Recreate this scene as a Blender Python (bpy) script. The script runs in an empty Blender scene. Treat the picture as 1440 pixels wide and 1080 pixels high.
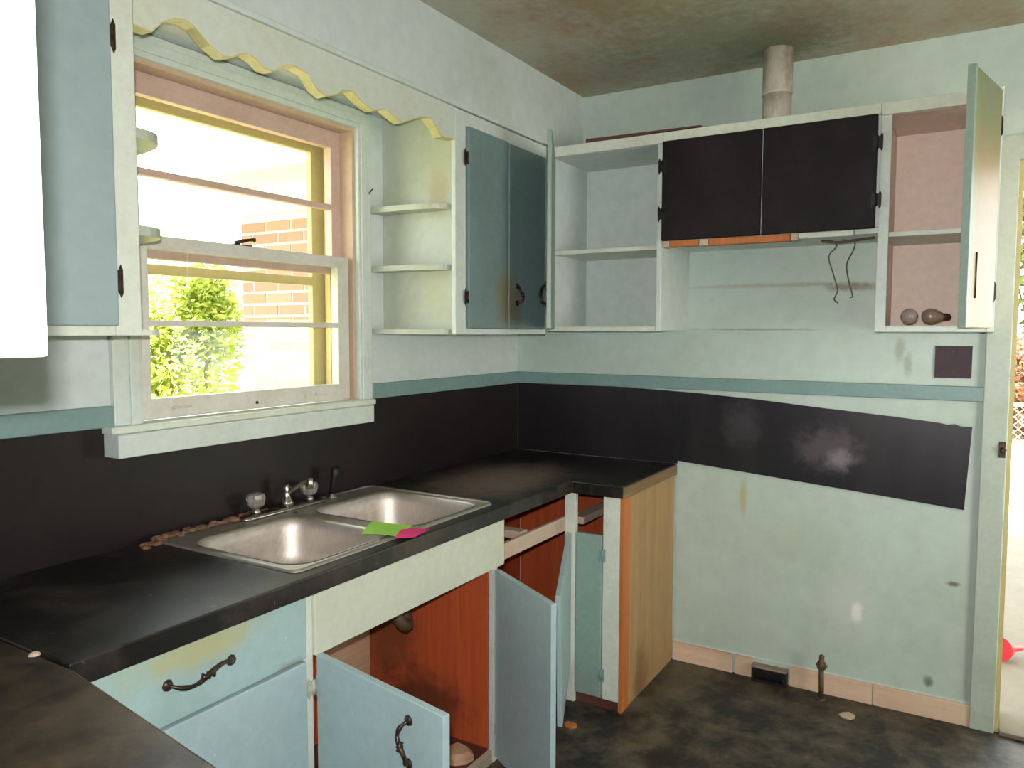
import bpy, bmesh, math, random
from mathutils import Vector, Matrix
random.seed(7)
S = bpy.context.scene
COL = S.collection

# ------------------------------------------------------------------ camera
cam_d = bpy.data.cameras.new('camera'); cam = bpy.data.objects.new('camera', cam_d); COL.objects.link(cam)
CR = Vector((0.51617, -0.85648, 0.00262)); CU = Vector((0.056856, 0.037317, 0.997685)); CF = Vector((0.854596, 0.514828, -0.067958))
CP = Vector((-3.4056, -2.0195, 1.5242))
m = Matrix.Identity(4)
for i in range(3):
    m[i][0] = CR[i]; m[i][1] = CU[i]; m[i][2] = -CF[i]; m[i][3] = CP[i]
cam.matrix_world = m
cam_d.sensor_width = 36; cam_d.lens = 1086.8 * 36 / 1440; cam_d.clip_start = 0.02
S.camera = cam

# ------------------------------------------------------------------ world, sun, lights, exposure
W = bpy.data.worlds.new('sky'); S.world = W; W.use_nodes = True
nt = W.node_tree; bg = nt.nodes['Background']
bg.inputs[0].default_value = (0.88, 0.94, 1.0, 1); bg.inputs[1].default_value = 6.5

sun_d = bpy.data.lights.new('sun', 'SUN'); sun = bpy.data.objects.new('sun', sun_d); COL.objects.link(sun)
sun_d.energy = 40; sun_d.angle = 0.01; sun_d.color = (1, 0.95, 0.84)
sun.rotation_euler = Vector((-1, -0.8, 2.1)).to_track_quat('Z', 'Y').to_euler()

def area(name, loc, direction, sx, sy, power, color=(1, 1, 1)):
    d = bpy.data.lights.new(name, 'AREA'); d.shape = 'RECTANGLE'; d.size = sx; d.size_y = sy
    d.energy = power; d.color = color
    o = bpy.data.objects.new(name, d); COL.objects.link(o); o.location = loc
    o.rotation_euler = (-Vector(direction)).to_track_quat('Z', 'Y').to_euler()
    return o
# the camera's own flash, just above the lens
area('camera_flash', CP + CU * 0.052 - CR * 0.012, CF, 0.03, 0.018, 44, (1.0, 0.96, 0.97))
# added fill lamps behind the camera: weak ambient and an east wall beam
area('rear_ambient_fill', (-1.6, -4.3, 1.55), (0.0, 1, -0.05), 1.3, 1.2, 4, (1.0, 0.95, 0.90))
_fill = area('east_wall_fill', (-1.7, -4.1, 1.45), (0.66, 1, 0.0), 1.0, 1.7, 15, (1.0, 0.95, 0.86)); _fill.data.spread = 1.5

S.view_settings.view_transform = 'Standard'; S.view_settings.look = 'None'
S.view_settings.exposure = 0.0; S.view_settings.gamma = 1; S.view_settings.use_curve_mapping = False

# ------------------------------------------------------------------ materials
def newmat(name):
    mt = bpy.data.materials.new(name); mt.use_nodes = True
    return mt, mt.node_tree, mt.node_tree.nodes['Principled BSDF']
def N(t, typ, **kw):
    n = t.nodes.new(typ)
    for k, v in kw.items(): setattr(n, k, v)
    return n
def c4(c): return (c[0], c[1], c[2], 1)
def srgb(r, g, b):
    return tuple(((x / 255) / 12.92 if x / 255 <= 0.04045 else ((x / 255 + 0.055) / 1.055) ** 2.4) for x in (r, g, b))
def mixc(t, fac, a, b):
    n = N(t, 'ShaderNodeMix', data_type='RGBA')
    for s, v in ((n.inputs[0], fac), (n.inputs[6], a), (n.inputs[7], b)):
        if isinstance(v, (tuple, list)): s.default_value = c4(v)
        elif isinstance(v, (int, float)): s.default_value = v
        else: t.links.new(v, s)
    return n.outputs[2]
def ramp(t, fac, lo, hi):
    n = N(t, 'ShaderNodeMapRange'); n.inputs[1].default_value = lo; n.inputs[2].default_value = hi
    t.links.new(fac, n.inputs[0]); return n.outputs[0]
def math_(t, op, a, b=None):
    n = N(t, 'ShaderNodeMath', operation=op)
    for i, v in enumerate((a, b)):
        if v is None: continue
        if isinstance(v, (int, float)): n.inputs[i].default_value = v
        else: t.links.new(v, n.inputs[i])
    return n.outputs[0]
def noise(t, vec, scale, detail=4, rough=0.6):
    n = N(t, 'ShaderNodeTexNoise'); n.inputs['Scale'].default_value = scale
    n.inputs['Detail'].default_value = detail; n.inputs['Roughness'].default_value = rough
    t.links.new(vec, n.inputs['Vector']); return n.outputs[0]
def mapping(t, vec, scale=(1, 1, 1), loc=(0, 0, 0)):
    n = N(t, 'ShaderNodeMapping'); n.inputs['Scale'].default_value = scale; n.inputs['Location'].default_value = loc
    t.links.new(vec, n.inputs[0]); return n.outputs[0]
def paint(name, base, dirt=None, amount=0.5, scale=3.0, rough=0.5, blobs=(), chips=None, metallic=0.0, stretch=(1, 1, 1), bump=0.15, spec=0.5, lo=0.45, hi=0.75):
    """painted / worn surface: base colour, broad grime from noise, stains and other tints at given places, small chips"""
    mt, t, b = newmat(name)
    g = N(t, 'ShaderNodeNewGeometry').outputs['Position']
    v = mapping(t, g, stretch)
    col = base
    if dirt is not None:
        f = math_(t, 'MULTIPLY', ramp(t, noise(t, v, scale, 6, 0.65), lo, hi), amount)
        col = mixc(t, f, base, dirt)
    f2 = ramp(t, noise(t, v, scale * 9, 3), 0.3, 0.7)
    dark = mixc(t, math_(t, 'MULTIPLY', f2, 0.10), col, (0, 0, 0))
    col = dark
    for (c, r, bc, st) in blobs:
        inv = tuple(1 / x for x in r)
        mv = mapping(t, g, inv, tuple(-c[i] * inv[i] for i in range(3)))
        ln = N(t, 'ShaderNodeVectorMath', operation='LENGTH'); t.links.new(mv, ln.inputs[0])
        d = math_(t, 'ADD', ln.outputs['Value'], math_(t, 'MULTIPLY', math_(t, 'SUBTRACT', noise(t, g, 22, 5, 0.75), 0.5), 1.6))
        m_ = N(t, 'ShaderNodeMapRange', interpolation_type='SMOOTHSTEP'); m_.inputs[1].default_value = 1.15; m_.inputs[2].default_value = 0.25
        t.links.new(d, m_.inputs[0])
        col = mixc(t, math_(t, 'MULTIPLY', m_.outputs[0], st), col, bc)
    if chips is not None:
        cf = ramp(t, noise(t, g, chips[1], 5, 0.7), chips[2], chips[2] + 0.03)
        col = mixc(t, math_(t, 'MULTIPLY', cf, 0.85), col, chips[0])
    if isinstance(col, tuple): b.inputs['Base Color'].default_value = c4(col)
    else: t.links.new(col, b.inputs['Base Color'])
    b.inputs['Roughness'].default_value = rough; b.inputs['Metallic'].default_value = metallic
    b.inputs['Specular IOR Level'].default_value = spec
    if bump:
        bn = N(t, 'ShaderNodeBump'); bn.inputs['Strength'].default_value = bump; bn.inputs['Distance'].default_value = 0.004
        t.links.new(noise(t, v, 45, 4), bn.inputs['Height']); t.links.new(bn.outputs[0], b.inputs['Normal'])
    return mt
def wood(name, base, dark, axis=2, scale=14, rough=0.6, blobs=()):
    mt, t, b = newmat(name)
    g = N(t, 'ShaderNodeNewGeometry').outputs['Position']
    st = [scale] * 3; st[axis] = scale * 0.05
    v = mapping(t, g, tuple(st))
    n1 = noise(t, v, 3.0, 6, 0.7)
    col = mixc(t, ramp(t, n1, 0.3, 0.75), base, dark)
    n2 = noise(t, g, 3.0, 4)
    col = mixc(t, math_(t, 'MULTIPLY', ramp(t, n2, 0.5, 0.8), 0.4), col, tuple(x * 0.4 for x in dark))
    for (c, r, bc, s_) in blobs:
        inv = tuple(1 / x for x in r)
        mv = mapping(t, g, inv, tuple(-c[i] * inv[i] for i in range(3)))
        ln = N(t, 'ShaderNodeVectorMath', operation='LENGTH'); t.links.new(mv, ln.inputs[0])
        d = math_(t, 'ADD', ln.outputs['Value'], math_(t, 'MULTIPLY', math_(t, 'SUBTRACT', noise(t, g, 14, 5, 0.7), 0.5), 1.4))
        m_ = N(t, 'ShaderNodeMapRange', interpolation_type='SMOOTHSTEP'); m_.inputs[1].default_value = 1.2; m_.inputs[2].default_value = 0.3
        t.links.new(d, m_.inputs[0]); col = mixc(t, math_(t, 'MULTIPLY', m_.outputs[0], s_), col, bc)
    t.links.new(col, b.inputs['Base Color']); b.inputs['Roughness'].default_value = rough
    bn = N(t, 'ShaderNodeBump'); bn.inputs['Strength'].default_value = 0.2; bn.inputs['Distance'].default_value = 0.003
    t.links.new(n1, bn.inputs['Height']); t.links.new(bn.outputs[0], b.inputs['Normal'])
    return mt

MINT = srgb(206, 217, 212); MINTD = srgb(172, 184, 162); WHITE = srgb(212, 216, 204); TEAL = srgb(122, 166, 165)
GRIME = srgb(120, 115, 85); BRN = srgb(110, 84, 48); YEL = srgb(205, 200, 140)
M = {}
M['wall_n'] = paint('mint_wall_paint', MINT, srgb(180, 196, 180), 0.6, 2.2, 0.5, blobs=[((-0.75, -0.0, 1.5), (0.5, 0.2, 0.09), srgb(180, 198, 190), 0.5)])
M['wall_e'] = paint('green_mint_wall_paint', srgb(188, 205, 194), srgb(172, 188, 170), 0.7, 1.6, 0.45, blobs=[
    ((0, -1.60, 0.40), (0.2, 0.13, 0.16), srgb(196, 205, 196), 0.7),
    ((0, -1.63, 0.375), (0.2, 0.03, 0.05), srgb(232, 232, 225), 0.95),
    ((0, -1.35, 0.6), (0.2, 0.34, 0.16), srgb(168, 186, 150), 0.25),
    ((0, -1.25, 1.722), (0.2, 0.42, 0.012), srgb(150, 130, 95), 0.7),
    ((0, -1.57, 1.708), (0.2, 0.12, 0.022), srgb(115, 95, 60), 0.75),
    ((0, -1.20, 1.535), (0.2, 0.34, 0.006), srgb(130, 140, 115), 0.6),
    ((0, -1.755, 1.46), (0.2, 0.022, 0.07), srgb(140, 145, 122), 0.6),
    ((0, -1.785, 1.40), (0.2, 0.020, 0.06), srgb(140, 145, 122), 0.6),
    ((0, -1.157, 0.80), (0.2, 0.02, 0.10), srgb(176, 160, 95), 0.6),
    ((0, -1.17, 1.72), (0.2, 0.3, 0.14), srgb(196, 214, 204), 0.4),
    ((0, -1.97, 0.55), (0.2, 0.03, 0.012), srgb(90, 80, 60), 0.8),
    ((0, -1.90, 0.14), (0.2, 0.02, 0.03), srgb(90, 90, 80), 0.8)])
M['ceiling'] = paint('mouldy_ceiling_paint', srgb(182, 182, 160), srgb(170, 140, 112), 0.8, 3.5, 0.7, lo=0.44, hi=0.66, blobs=[
    ((-1.1, -0.9, 2.637), (0.45, 0.30, 0.3), srgb(150, 106, 88), 0.55),
    ((-1.2, -1.1, 2.637), (0.9, 0.5, 0.3), srgb(140, 140, 92), 0.5),
    ((-0.25, -1.3, 2.637), (0.22, 0.28, 0.3), srgb(96, 96, 80), 0.6),
    ((-0.3, -0.5, 2.637), (0.35, 0.4, 0.3), srgb(140, 126, 106), 0.5),
    ((-0.35, -1.15, 2.637), (0.5, 0.6, 0.3), srgb(112, 122, 102), 0.5)])
M['floor'] = paint('blackened_floor', srgb(30, 27, 25), srgb(104, 92, 76), 0.85, 6.5, 0.55, bump=0.5, lo=0.42, hi=0.66, chips=(srgb(120, 108, 92), 26, 0.66), blobs=[
    ((-0.25, -0.95, 0), (0.35, 0.12, 0.2), srgb(104, 92, 74), 0.55)])
M['mint'] = paint('mint_trim_paint', srgb(208, 220, 212), srgb(188, 194, 172), 0.6, 5, 0.42)
M['white'] = paint('offwhite_enamel', srgb(214, 222, 208), srgb(190, 186, 162), 0.5, 6, 0.4)
M['cream'] = paint('window_frame_enamel', srgb(214, 214, 204), srgb(186, 176, 150), 0.6, 7, 0.4, chips=(srgb(120, 105, 80), 28, 0.70))
M['pinkframe'] = paint('pinkish_window_frame', srgb(205, 178, 165), srgb(170, 140, 120), 0.5, 7, 0.5)
M['yellowframe'] = paint('sunlit_tint_window_frame', srgb(214, 196, 130), srgb(170, 150, 90), 0.5, 7, 0.5)  # yellow stands in for sunlight on the stop and outer sill
M['jamb'] = paint('tan_pink_jamb', srgb(206, 180, 152), srgb(176, 150, 120), 0.5, 7, 0.5)
M['olive'] = paint('olive_storm_frame', srgb(196, 184, 128), srgb(168, 158, 104), 0.5, 7, 0.5)
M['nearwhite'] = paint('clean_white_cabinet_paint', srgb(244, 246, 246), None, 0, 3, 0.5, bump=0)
M['doorcase'] = paint('grey_green_door_casing', srgb(180, 194, 180), srgb(160, 168, 148), 0.6, 5, 0.42)
M['teal'] = paint('teal_band_paint', srgb(124, 154, 150), srgb(108, 136, 130), 0.5, 6, 0.4)
M['blue_l'] = paint('dusty_blue_door_paint', srgb(150, 169, 168), srgb(140, 158, 154), 0.5, 3, 0.42)
M['blue_n'] = paint('worn_blue_door_paint', srgb(118, 142, 140), srgb(98, 120, 118), 0.6, 4, 0.42, blobs=[
    ((-0.73, -0.38, 1.66), (0.10, 0.1, 0.16), srgb(130, 118, 78), 0.75),
    ((-0.64, -0.38, 1.62), (0.05, 0.1, 0.10), srgb(120, 105, 70), 0.7)])
M['blue_b'] = paint('lower_blue_paint', srgb(168, 192, 194), srgb(150, 174, 168), 0.5, 4, 0.42, chips=(srgb(196, 206, 196), 34, 0.655))
M['drawer'] = paint('worn_drawer_paint', srgb(158, 186, 184), srgb(144, 170, 160), 0.5, 4, 0.42, chips=(srgb(198, 206, 190), 34, 0.66), blobs=[
    ((-2.365, -0.62, 0.845), (0.16, 0.1, 0.045), srgb(176, 168, 112), 0.9),
    ((-2.40, -0.62, 0.85), (0.24, 0.1, 0.06), srgb(162, 172, 138), 0.6),
    ((-2.12, -0.62, 0.70), (0.06, 0.1, 0.03), srgb(120, 118, 92), 0.7)])
M['falsefront'] = paint('pale_false_front_paint', srgb(206, 211, 192), srgb(190, 194, 168), 0.5, 4, 0.42)
M['sidepanel'] = paint('stained_shelf_side_paint', srgb(184, 192, 176), srgb(174, 180, 150), 0.6, 3, 0.42, blobs=[
    ((-1.04, -0.27, 2.04), (0.1, 0.055, 0.10), srgb(160, 120, 66), 0.6), ((-1.04, -0.28, 2.1), (0.1, 0.10, 0.2), srgb(186, 190, 146), 0.4),
    ((-1.04, -0.25, 1.68), (0.1, 0.07, 0.12), srgb(186, 190, 140), 0.4)])
M['valance'] = paint('mint_yellow_valance_paint', srgb(208, 218, 204), srgb(206, 202, 156), 0.5, 4, 0.42)
M['valedge'] = paint('sunlit_tint_scallop_edge', srgb(208, 206, 150), srgb(180, 156, 90), 0.7, 8, 0.45)  # outdoor light on the valance edge, put into its colour as yellow
M['pinkin'] = paint('pale_pink_shelf_paint', srgb(236, 214, 198), srgb(222, 200, 180), 0.5, 4, 0.5)
M['black_lam'] = paint('black_laminate', srgb(26, 22, 24), srgb(64, 52, 52), 0.5, 5, 0.32, bump=0.06, stretch=(1, 1, 0.4), spec=0.5)
M['black_n'] = paint('black_backsplash_laminate', srgb(25, 19, 20), srgb(46, 36, 34), 0.6, 3, 0.42, bump=0.05, spec=0.35)
M['black_e'] = paint('scuffed_sheen_backsplash', srgb(22, 19, 23), srgb(52, 46, 50), 0.6, 4, 0.36, bump=0.08, stretch=(1, 1, 0.3), blobs=[
    ((0, -1.50, 1.04), (0.2, 0.16, 0.11), srgb(92, 84, 90), 0.6), ((0, -1.55, 1.0), (0.2, 0.06, 0.05), srgb(150, 140, 145), 0.5), ((0, -1.15, 1.12), (0.2, 0.10, 0.12), srgb(70, 64, 70), 0.5)])  # pale patches paint a sheen over the scuffed laminate
M['counter'] = paint('grimy_black_counter', srgb(20, 18, 17), srgb(72, 64, 56), 0.7, 5, 0.36, lo=0.46, hi=0.68, bump=0.12, chips=(srgb(92, 80, 72), 24, 0.64), blobs=[((-0.75, -0.35, 0.92), (0.45, 0.28, 0.2), srgb(140, 120, 108), 0.8)])
M['counter_l'] = paint('worn_brown_black_counter', srgb(26, 22, 20), srgb(88, 72, 54), 0.8, 5, 0.40, lo=0.42, hi=0.64, bump=0.12, chips=(srgb(100, 86, 70), 18, 0.66))
M['darkedge'] = paint('dark_counter_edge', srgb(36, 30, 26), srgb(70, 56, 44), 0.5, 14, 0.5)
M['blackdoor'] = paint('flat_black_door_paint', srgb(20, 14, 17), srgb(44, 36, 40), 0.6, 5, 0.6, spec=0.25, chips=(srgb(120, 115, 115), 24, 0.75))
M['bronze'] = paint('dark_bronze_metal', srgb(60, 50, 40), srgb(120, 100, 80), 0.6, 40, 0.4, metallic=0.7)
M['blackmetal'] = paint('black_hinge_metal', srgb(22, 20, 18), None, 0, 9, 0.45, metallic=0.3)
M['painthinge'] = paint('painted_over_hinge', srgb(190, 196, 178), srgb(120, 90, 60), 0.8, 40, 0.5)
M['tealhinge'] = paint('teal_painted_hinge', srgb(128, 160, 152), srgb(100, 120, 108), 0.8, 40, 0.5)
M['chrome'] = paint('dull_chrome', srgb(200, 196, 186), srgb(110, 95, 75), 0.5, 40, 0.2, metallic=1.0, bump=0)
M['steelrim'] = paint('sink_rim_steel', srgb(205, 200, 190), srgb(130, 118, 98), 0.5, 8, 0.42, metallic=0.85, bump=0.03)
M['ply'] = wood('tan_plywood', srgb(178, 146, 100), srgb(154, 122, 78), 2, 10, 0.6, blobs=[((-0.40, -0.86, 0.05), (0.10, 0.1, 0.20), srgb(110, 72, 46), 0.6)])
M['orangewood'] = wood('orange_pine', srgb(196, 122, 62), srgb(168, 92, 40), 2, 12)
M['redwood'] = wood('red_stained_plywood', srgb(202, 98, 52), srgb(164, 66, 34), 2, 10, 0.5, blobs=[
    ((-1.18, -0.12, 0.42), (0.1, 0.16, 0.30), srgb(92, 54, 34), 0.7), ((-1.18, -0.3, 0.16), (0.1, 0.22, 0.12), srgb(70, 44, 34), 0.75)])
M['paleboard'] = wood('pale_raw_board', srgb(206, 172, 140), srgb(178, 140, 106), 0, 10)
M['paleboardy'] = wood('pale_baseboard_wood', srgb(226, 200, 172), srgb(200, 168, 138), 1, 8)
M['rail'] = paint('dusty_drawer_rail', srgb(196, 176, 154), srgb(150, 124, 98), 0.6, 7, 0.6)
M['toe'] = paint('dark_red_toe_board', srgb(92, 50, 42), srgb(112, 92, 76), 0.8, 7, 0.6)
M['rust'] = paint('rusty_crust', srgb(108, 72, 50), srgb(168, 136, 108), 0.9, 26, 0.8, bump=0.8)
M['pipe'] = paint('spotted_flue_metal', srgb(216, 208, 194), srgb(140, 122, 100), 0.8, 22, 0.5, metallic=0.1, stretch=(1, 1, 0.5))
M['oldpipe'] = paint('corroded_pipe', srgb(104, 88, 66), srgb(62, 52, 40), 0.8, 40, 0.6, metallic=0.5)
M['blackbox'] = paint('black_box_plastic', srgb(16, 14, 14), srgb(60, 52, 46), 0.4, 18, 0.5)
M['dustytop'] = paint('dusty_box_top', srgb(150, 132, 116), srgb(100, 86, 74), 0.6, 20, 0.8)
M['maroon'] = paint('maroon_box_interior', srgb(64, 40, 50), srgb(44, 40, 36), 0.7, 12, 0.6)
M['wire'] = paint('old_cable_sheath', srgb(100, 96, 78), None, 0, 9, 0.6)
M['green'] = paint('lime_green_paper', srgb(150, 205, 70), None, 0, 3, 0.6, bump=0)
M['pink'] = paint('hot_pink_paper', srgb(226, 40, 120), None, 0, 3, 0.6, bump=0)
M['redplastic'] = paint('red_plastic', srgb(220, 40, 50), None, 0, 3, 0.35, bump=0)
M['tan_door'] = paint('tan_yellow_door_face', srgb(146, 120, 74), srgb(134, 116, 74), 0.7, 3, 0.45, blobs=[((-0.55, -2.0, 2.30), (0.4, 0.2, 0.26), srgb(112, 124, 96), 0.9), ((-0.70, -1.96, 1.9), (0.07, 0.2, 0.9), srgb(120, 142, 104), 0.6)])
M['dooredge'] = paint('grey_green_door_edge', srgb(134, 154, 142), srgb(120, 134, 116), 0.5, 5, 0.45)
M['concrete'] = paint('porch_concrete', srgb(122, 112, 96), srgb(104, 96, 80), 0.6, 3, 0.8)
M['ground'] = paint('dry_grass_ground', srgb(170, 168, 120), srgb(120, 130, 70), 0.6, 1.5, 0.9)
M['mortar'] = paint('mortar', srgb(214, 198, 182), None, 0, 6, 0.9)
M['frieze'] = paint('cream_frieze_paint', srgb(236, 232, 214), None, 0, 6, 0.6)
M['fence'] = paint('galvanised_fence', srgb(190, 170, 150), None, 0, 6, 0.6)
M['bark'] = wood('grey_bark', srgb(130, 110, 84), srgb(90, 74, 54), 2, 8)
M['roof'] = paint('brown_shingle', srgb(110, 96, 84), srgb(80, 70, 60), 0.6, 6, 0.9)

def brick_mat():
    mt, t, b = newmat('red_brick')
    oi = N(t, 'ShaderNodeObjectInfo').outputs['Random']
    g = N(t, 'ShaderNodeNewGeometry').outputs['Position']
    col = mixc(t, oi, srgb(186, 106, 92), srgb(200, 128, 110))
    col = mixc(t, math_(t, 'MULTIPLY', noise(t, g, 30), 0.5), col, srgb(170, 94, 80))
    t.links.new(col, b.inputs['Base Color']); b.inputs['Roughness'].default_value = 0.85
    return mt
M['brick'] = brick_mat()
def leaf_mat(name, a, c):
    mt, t, b = newmat(name)
    g = N(t, 'ShaderNodeNewGeometry').outputs['Position']
    col = mixc(t, ramp(t, noise(t, g, 14), 0.35, 0.65), a, c)
    t.links.new(col, b.inputs['Base Color']); b.inputs['Roughness'].default_value = 0.6
    tr = N(t, 'ShaderNodeBsdfTranslucent'); t.links.new(col, tr.inputs[0])
    mx = N(t, 'ShaderNodeMixShader'); mx.inputs[0].default_value = 0.4
    t.links.new(b.outputs[0], mx.inputs[1]); t.links.new(tr.outputs[0], mx.inputs[2])
    t.links.new(mx.outputs[0], t.nodes['Material Output'].inputs[0])
    return mt
M['leaf'] = leaf_mat('yellow_green_leaf', srgb(150, 172, 60), srgb(190, 196, 96))
M['leaf3'] = leaf_mat('dark_green_leaf', srgb(70, 92, 36), srgb(110, 120, 50))
M['leaf2'] = leaf_mat('dry_brown_leaf', srgb(120, 76, 54), srgb(140, 104, 74))
def glass_mat(name, tint, gloss=1.0):
    mt, t, b = newmat(name)
    fr = N(t, 'ShaderNodeFresnel'); fr.inputs[0].default_value = 1.45
    tr = N(t, 'ShaderNodeBsdfTransparent'); tr.inputs[0].default_value = c4(tint)
    gl = N(t, 'ShaderNodeBsdfGlossy'); gl.inputs[1].default_value = 0.02
    mx = N(t, 'ShaderNodeMixShader')
    bf = N(t, 'ShaderNodeNewGeometry').outputs['Backfacing']
    t.links.new(math_(t, 'MULTIPLY', fr.outputs[0], math_(t, 'SUBTRACT', 1.0, bf)), mx.inputs[0]); t.links.new(tr.outputs[0], mx.inputs[1]); t.links.new(gl.outputs[0], mx.inputs[2])
    t.links.new(mx.outputs[0], t.nodes['Material Output'].inputs[0])
    return mt
M['glass'] = glass_mat('window_glass', (0.95, 0.96, 0.94))
def acrylic():
    mt, t, b = newmat('clear_acrylic')
    b.inputs['Base Color'].default_value = c4(srgb(225, 220, 210)); b.inputs['Roughness'].default_value = 0.08
    b.inputs['Transmission Weight'].default_value = 0.75; b.inputs['IOR'].default_value = 1.49
    return mt
M['acrylic'] = acrylic()
def bulbglass():
    mt, t, b = newmat('frosted_bulb_glass')
    b.inputs['Base Color'].default_value = c4(srgb(176, 160, 156)); b.inputs['Roughness'].default_value = 0.15
    b.inputs['Coat Weight'].default_value = 0.5
    return mt
M['bulb'] = bulbglass()
M['bulb2'] = paint('smoky_bulb_glass', srgb(150, 130, 112), None, 0, 3, 0.15, bump=0)
def steel():
    mt, t, b = newmat('brushed_sink_steel')
    g = N(t, 'ShaderNodeNewGeometry').outputs['Position']
    n = noise(t, mapping(t, g, (6, 60, 6)), 6, 3)
    col = mixc(t, ramp(t, n, 0.3, 0.7), srgb(214, 206, 196), srgb(190, 182, 172))
    t.links.new(col, b.inputs['Base Color']); b.inputs['Metallic'].default_value = 1
    b.inputs['Roughness'].default_value = 0.50; b.inputs['Anisotropic'].default_value = 0.5
    return mt
M['steel'] = steel()

# ------------------------------------------------------------------ mesh helpers
class MB:
    def __init__(self): self.v = []; self.f = []; self.sm = []
    def add(self, vs, fs, smooth=False):
        o = len(self.v); self.v += [Vector(p) for p in vs]
        for f in fs: self.f.append([i + o for i in f]); self.sm.append(smooth)
        return self
    def box(self, x0, x1, y0, y1, z0, z1):
        x0, x1 = sorted((x0, x1)); y0, y1 = sorted((y0, y1)); z0, z1 = sorted((z0, z1))
        vs = [(x, y, z) for z in (z0, z1) for y in (y0, y1) for x in (x0, x1)]
        return self.add(vs, [(0, 2, 3, 1), (4, 5, 7, 6), (0, 1, 5, 4), (2, 6, 7, 3), (0, 4, 6, 2), (1, 3, 7, 5)])
    def slab(self, a, b, z0, z1, th, side=1):
        """vertical board whose outer face runs from a to b (x, y), thickness th to the left of a->b"""
        a = Vector((a[0], a[1], 0)); b = Vector((b[0], b[1], 0)); d = (b - a).normalized(); n = Vector((-d.y, d.x, 0)) * th * side
        q = [a, b, b + n, a + n]
        if side < 0: q = [a, a + n, b + n, b]
        vs = [(p.x, p.y, z0) for p in q] + [(p.x, p.y, z1) for p in q]
        return self.add(vs, [(3, 2, 1, 0), (4, 5, 6, 7), (0, 1, 5, 4), (1, 2, 6, 5), (2, 3, 7, 6), (3, 0, 4, 7)])
    def prism(self, poly, axis, a, b):
        """poly: 2-D outline; axis: extrusion axis; other two coordinates in cyclic-free order"""
        def P(u, v, w):
            return {'x': (w, u, v), 'y': (u, w, v), 'z': (u, v, w)}[axis]
        n = len(poly); ar = sum(poly[i][0] * poly[(i + 1) % n][1] - poly[(i + 1) % n][0] * poly[i][1] for i in range(n))
        vs = [P(u, v, a) for u, v in poly] + [P(u, v, b) for u, v in poly]
        fs = [tuple(range(n - 1, -1, -1)), tuple(range(n, 2 * n))] + [(i, (i + 1) % n, n + (i + 1) % n, n + i) for i in range(n)]
        return self.add(vs, fs)
    def ring(self, rows, closed=True, caps=(False, False), smooth=True):
        """loft between rows of points"""
        n = len(rows[0]); vs = [p for r in rows for p in r]; fs = []
        for k in range(len(rows) - 1):
            for i in range(n if closed else n - 1):
                j = (i + 1) % n; fs.append((k * n + i, k * n + j, (k + 1) * n + j, (k + 1) * n + i))
        self.add(vs, fs, smooth)
        o = len(self.v) - len(vs)
        if caps[0]: self.f.append([o + i for i in range(n - 1, -1, -1)]); self.sm.append(False)
        if caps[1]: self.f.append([o + (len(rows) - 1) * n + i for i in range(n)]); self.sm.append(False)
        return self
    def lathe(self, prof, loc, axis=(0, 0, 1), seg=20, facet=False):
        q = Vector(axis).to_track_quat('Z', 'Y'); loc = Vector(loc)
        rows = [[loc + q @ Vector((max(r, 1e-4) * math.cos(2 * math.pi * i / seg), max(r, 1e-4) * math.sin(2 * math.pi * i / seg), z)) for i in range(seg)] for r, z in prof]
        return self.ring(rows, caps=(True, True), smooth=not facet)
    def tube(self, pts, r, seg=8):
        pts = [Vector(p) for p in pts]; rows = []; prev = None
        for i, p in enumerate(pts):
            t = (pts[min(i + 1, len(pts) - 1)] - pts[max(i - 1, 0)]).normalized()
            if prev is None:
                a = t.orthogonal().normalized()
            else:
                a = (prev - t * prev.dot(t)).normalized()
            prev = a; b = t.cross(a); rr = r[i] if isinstance(r, (list, tuple)) else r
            rows.append([p + (a * math.cos(2 * math.pi * k / seg) + b * math.sin(2 * math.pi * k / seg)) * rr for k in range(seg)])
        return self.ring(rows, caps=(True, True))
def world_origin(o):
    v = Vector((0, 0, 0))
    while o: v += o.location; o = o.parent
    return v
def obj(name, mb, mat, parent=None, bevel=0, kind=None, label=None):
    me = bpy.data.meshes.new(name); off = world_origin(parent) if parent else Vector((0, 0, 0))
    me.from_pydata([tuple(p - off) for p in mb.v], [], mb.f)
    for i, p in enumerate(me.polygons): p.use_smooth = mb.sm[i]
    bm = bmesh.new(); bm.from_mesh(me); bmesh.ops.recalc_face_normals(bm, faces=bm.faces[:]); bm.to_mesh(me); bm.free()
    me.materials.append(mat if not isinstance(mat, str) else M[mat])
    o = bpy.data.objects.new(name, me); COL.objects.link(o); o.parent = parent
    if bevel:
        b = o.modifiers.new('bevel', 'BEVEL'); b.width = bevel; b.segments = 2; b.limit_method = 'ANGLE'; b.angle_limit = math.radians(40)
    if kind: o['kind'] = kind
    if label: o['label'] = label
    return o
def tag(o, label, cat, group=None):
    o['label'] = label; o['category'] = cat
    if group: o['group'] = group
    return o
def thing(name, label, cat, loc, group=None):
    o = bpy.data.objects.new(name, None); COL.objects.link(o); o.location = loc; o.empty_display_size = 0.05
    return tag(o, label, cat, group)
def box(*a): return MB().box(*a)
def spline(P, n=8):
    P = [Vector(p) for p in P]; out = []
    for i in range(len(P) - 1):
        p0, p1, p2, p3 = P[max(i - 1, 0)], P[i], P[i + 1], P[min(i + 2, len(P) - 1)]
        for k in range(n):
            t = k / n; out.append(0.5 * ((2 * p1) + (p2 - p0) * t + (2 * p0 - 5 * p1 + 4 * p2 - p3) * t * t + (3 * p1 - p0 - 3 * p2 + p3) * t ** 3))
    out.append(P[-1]); return out
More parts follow.
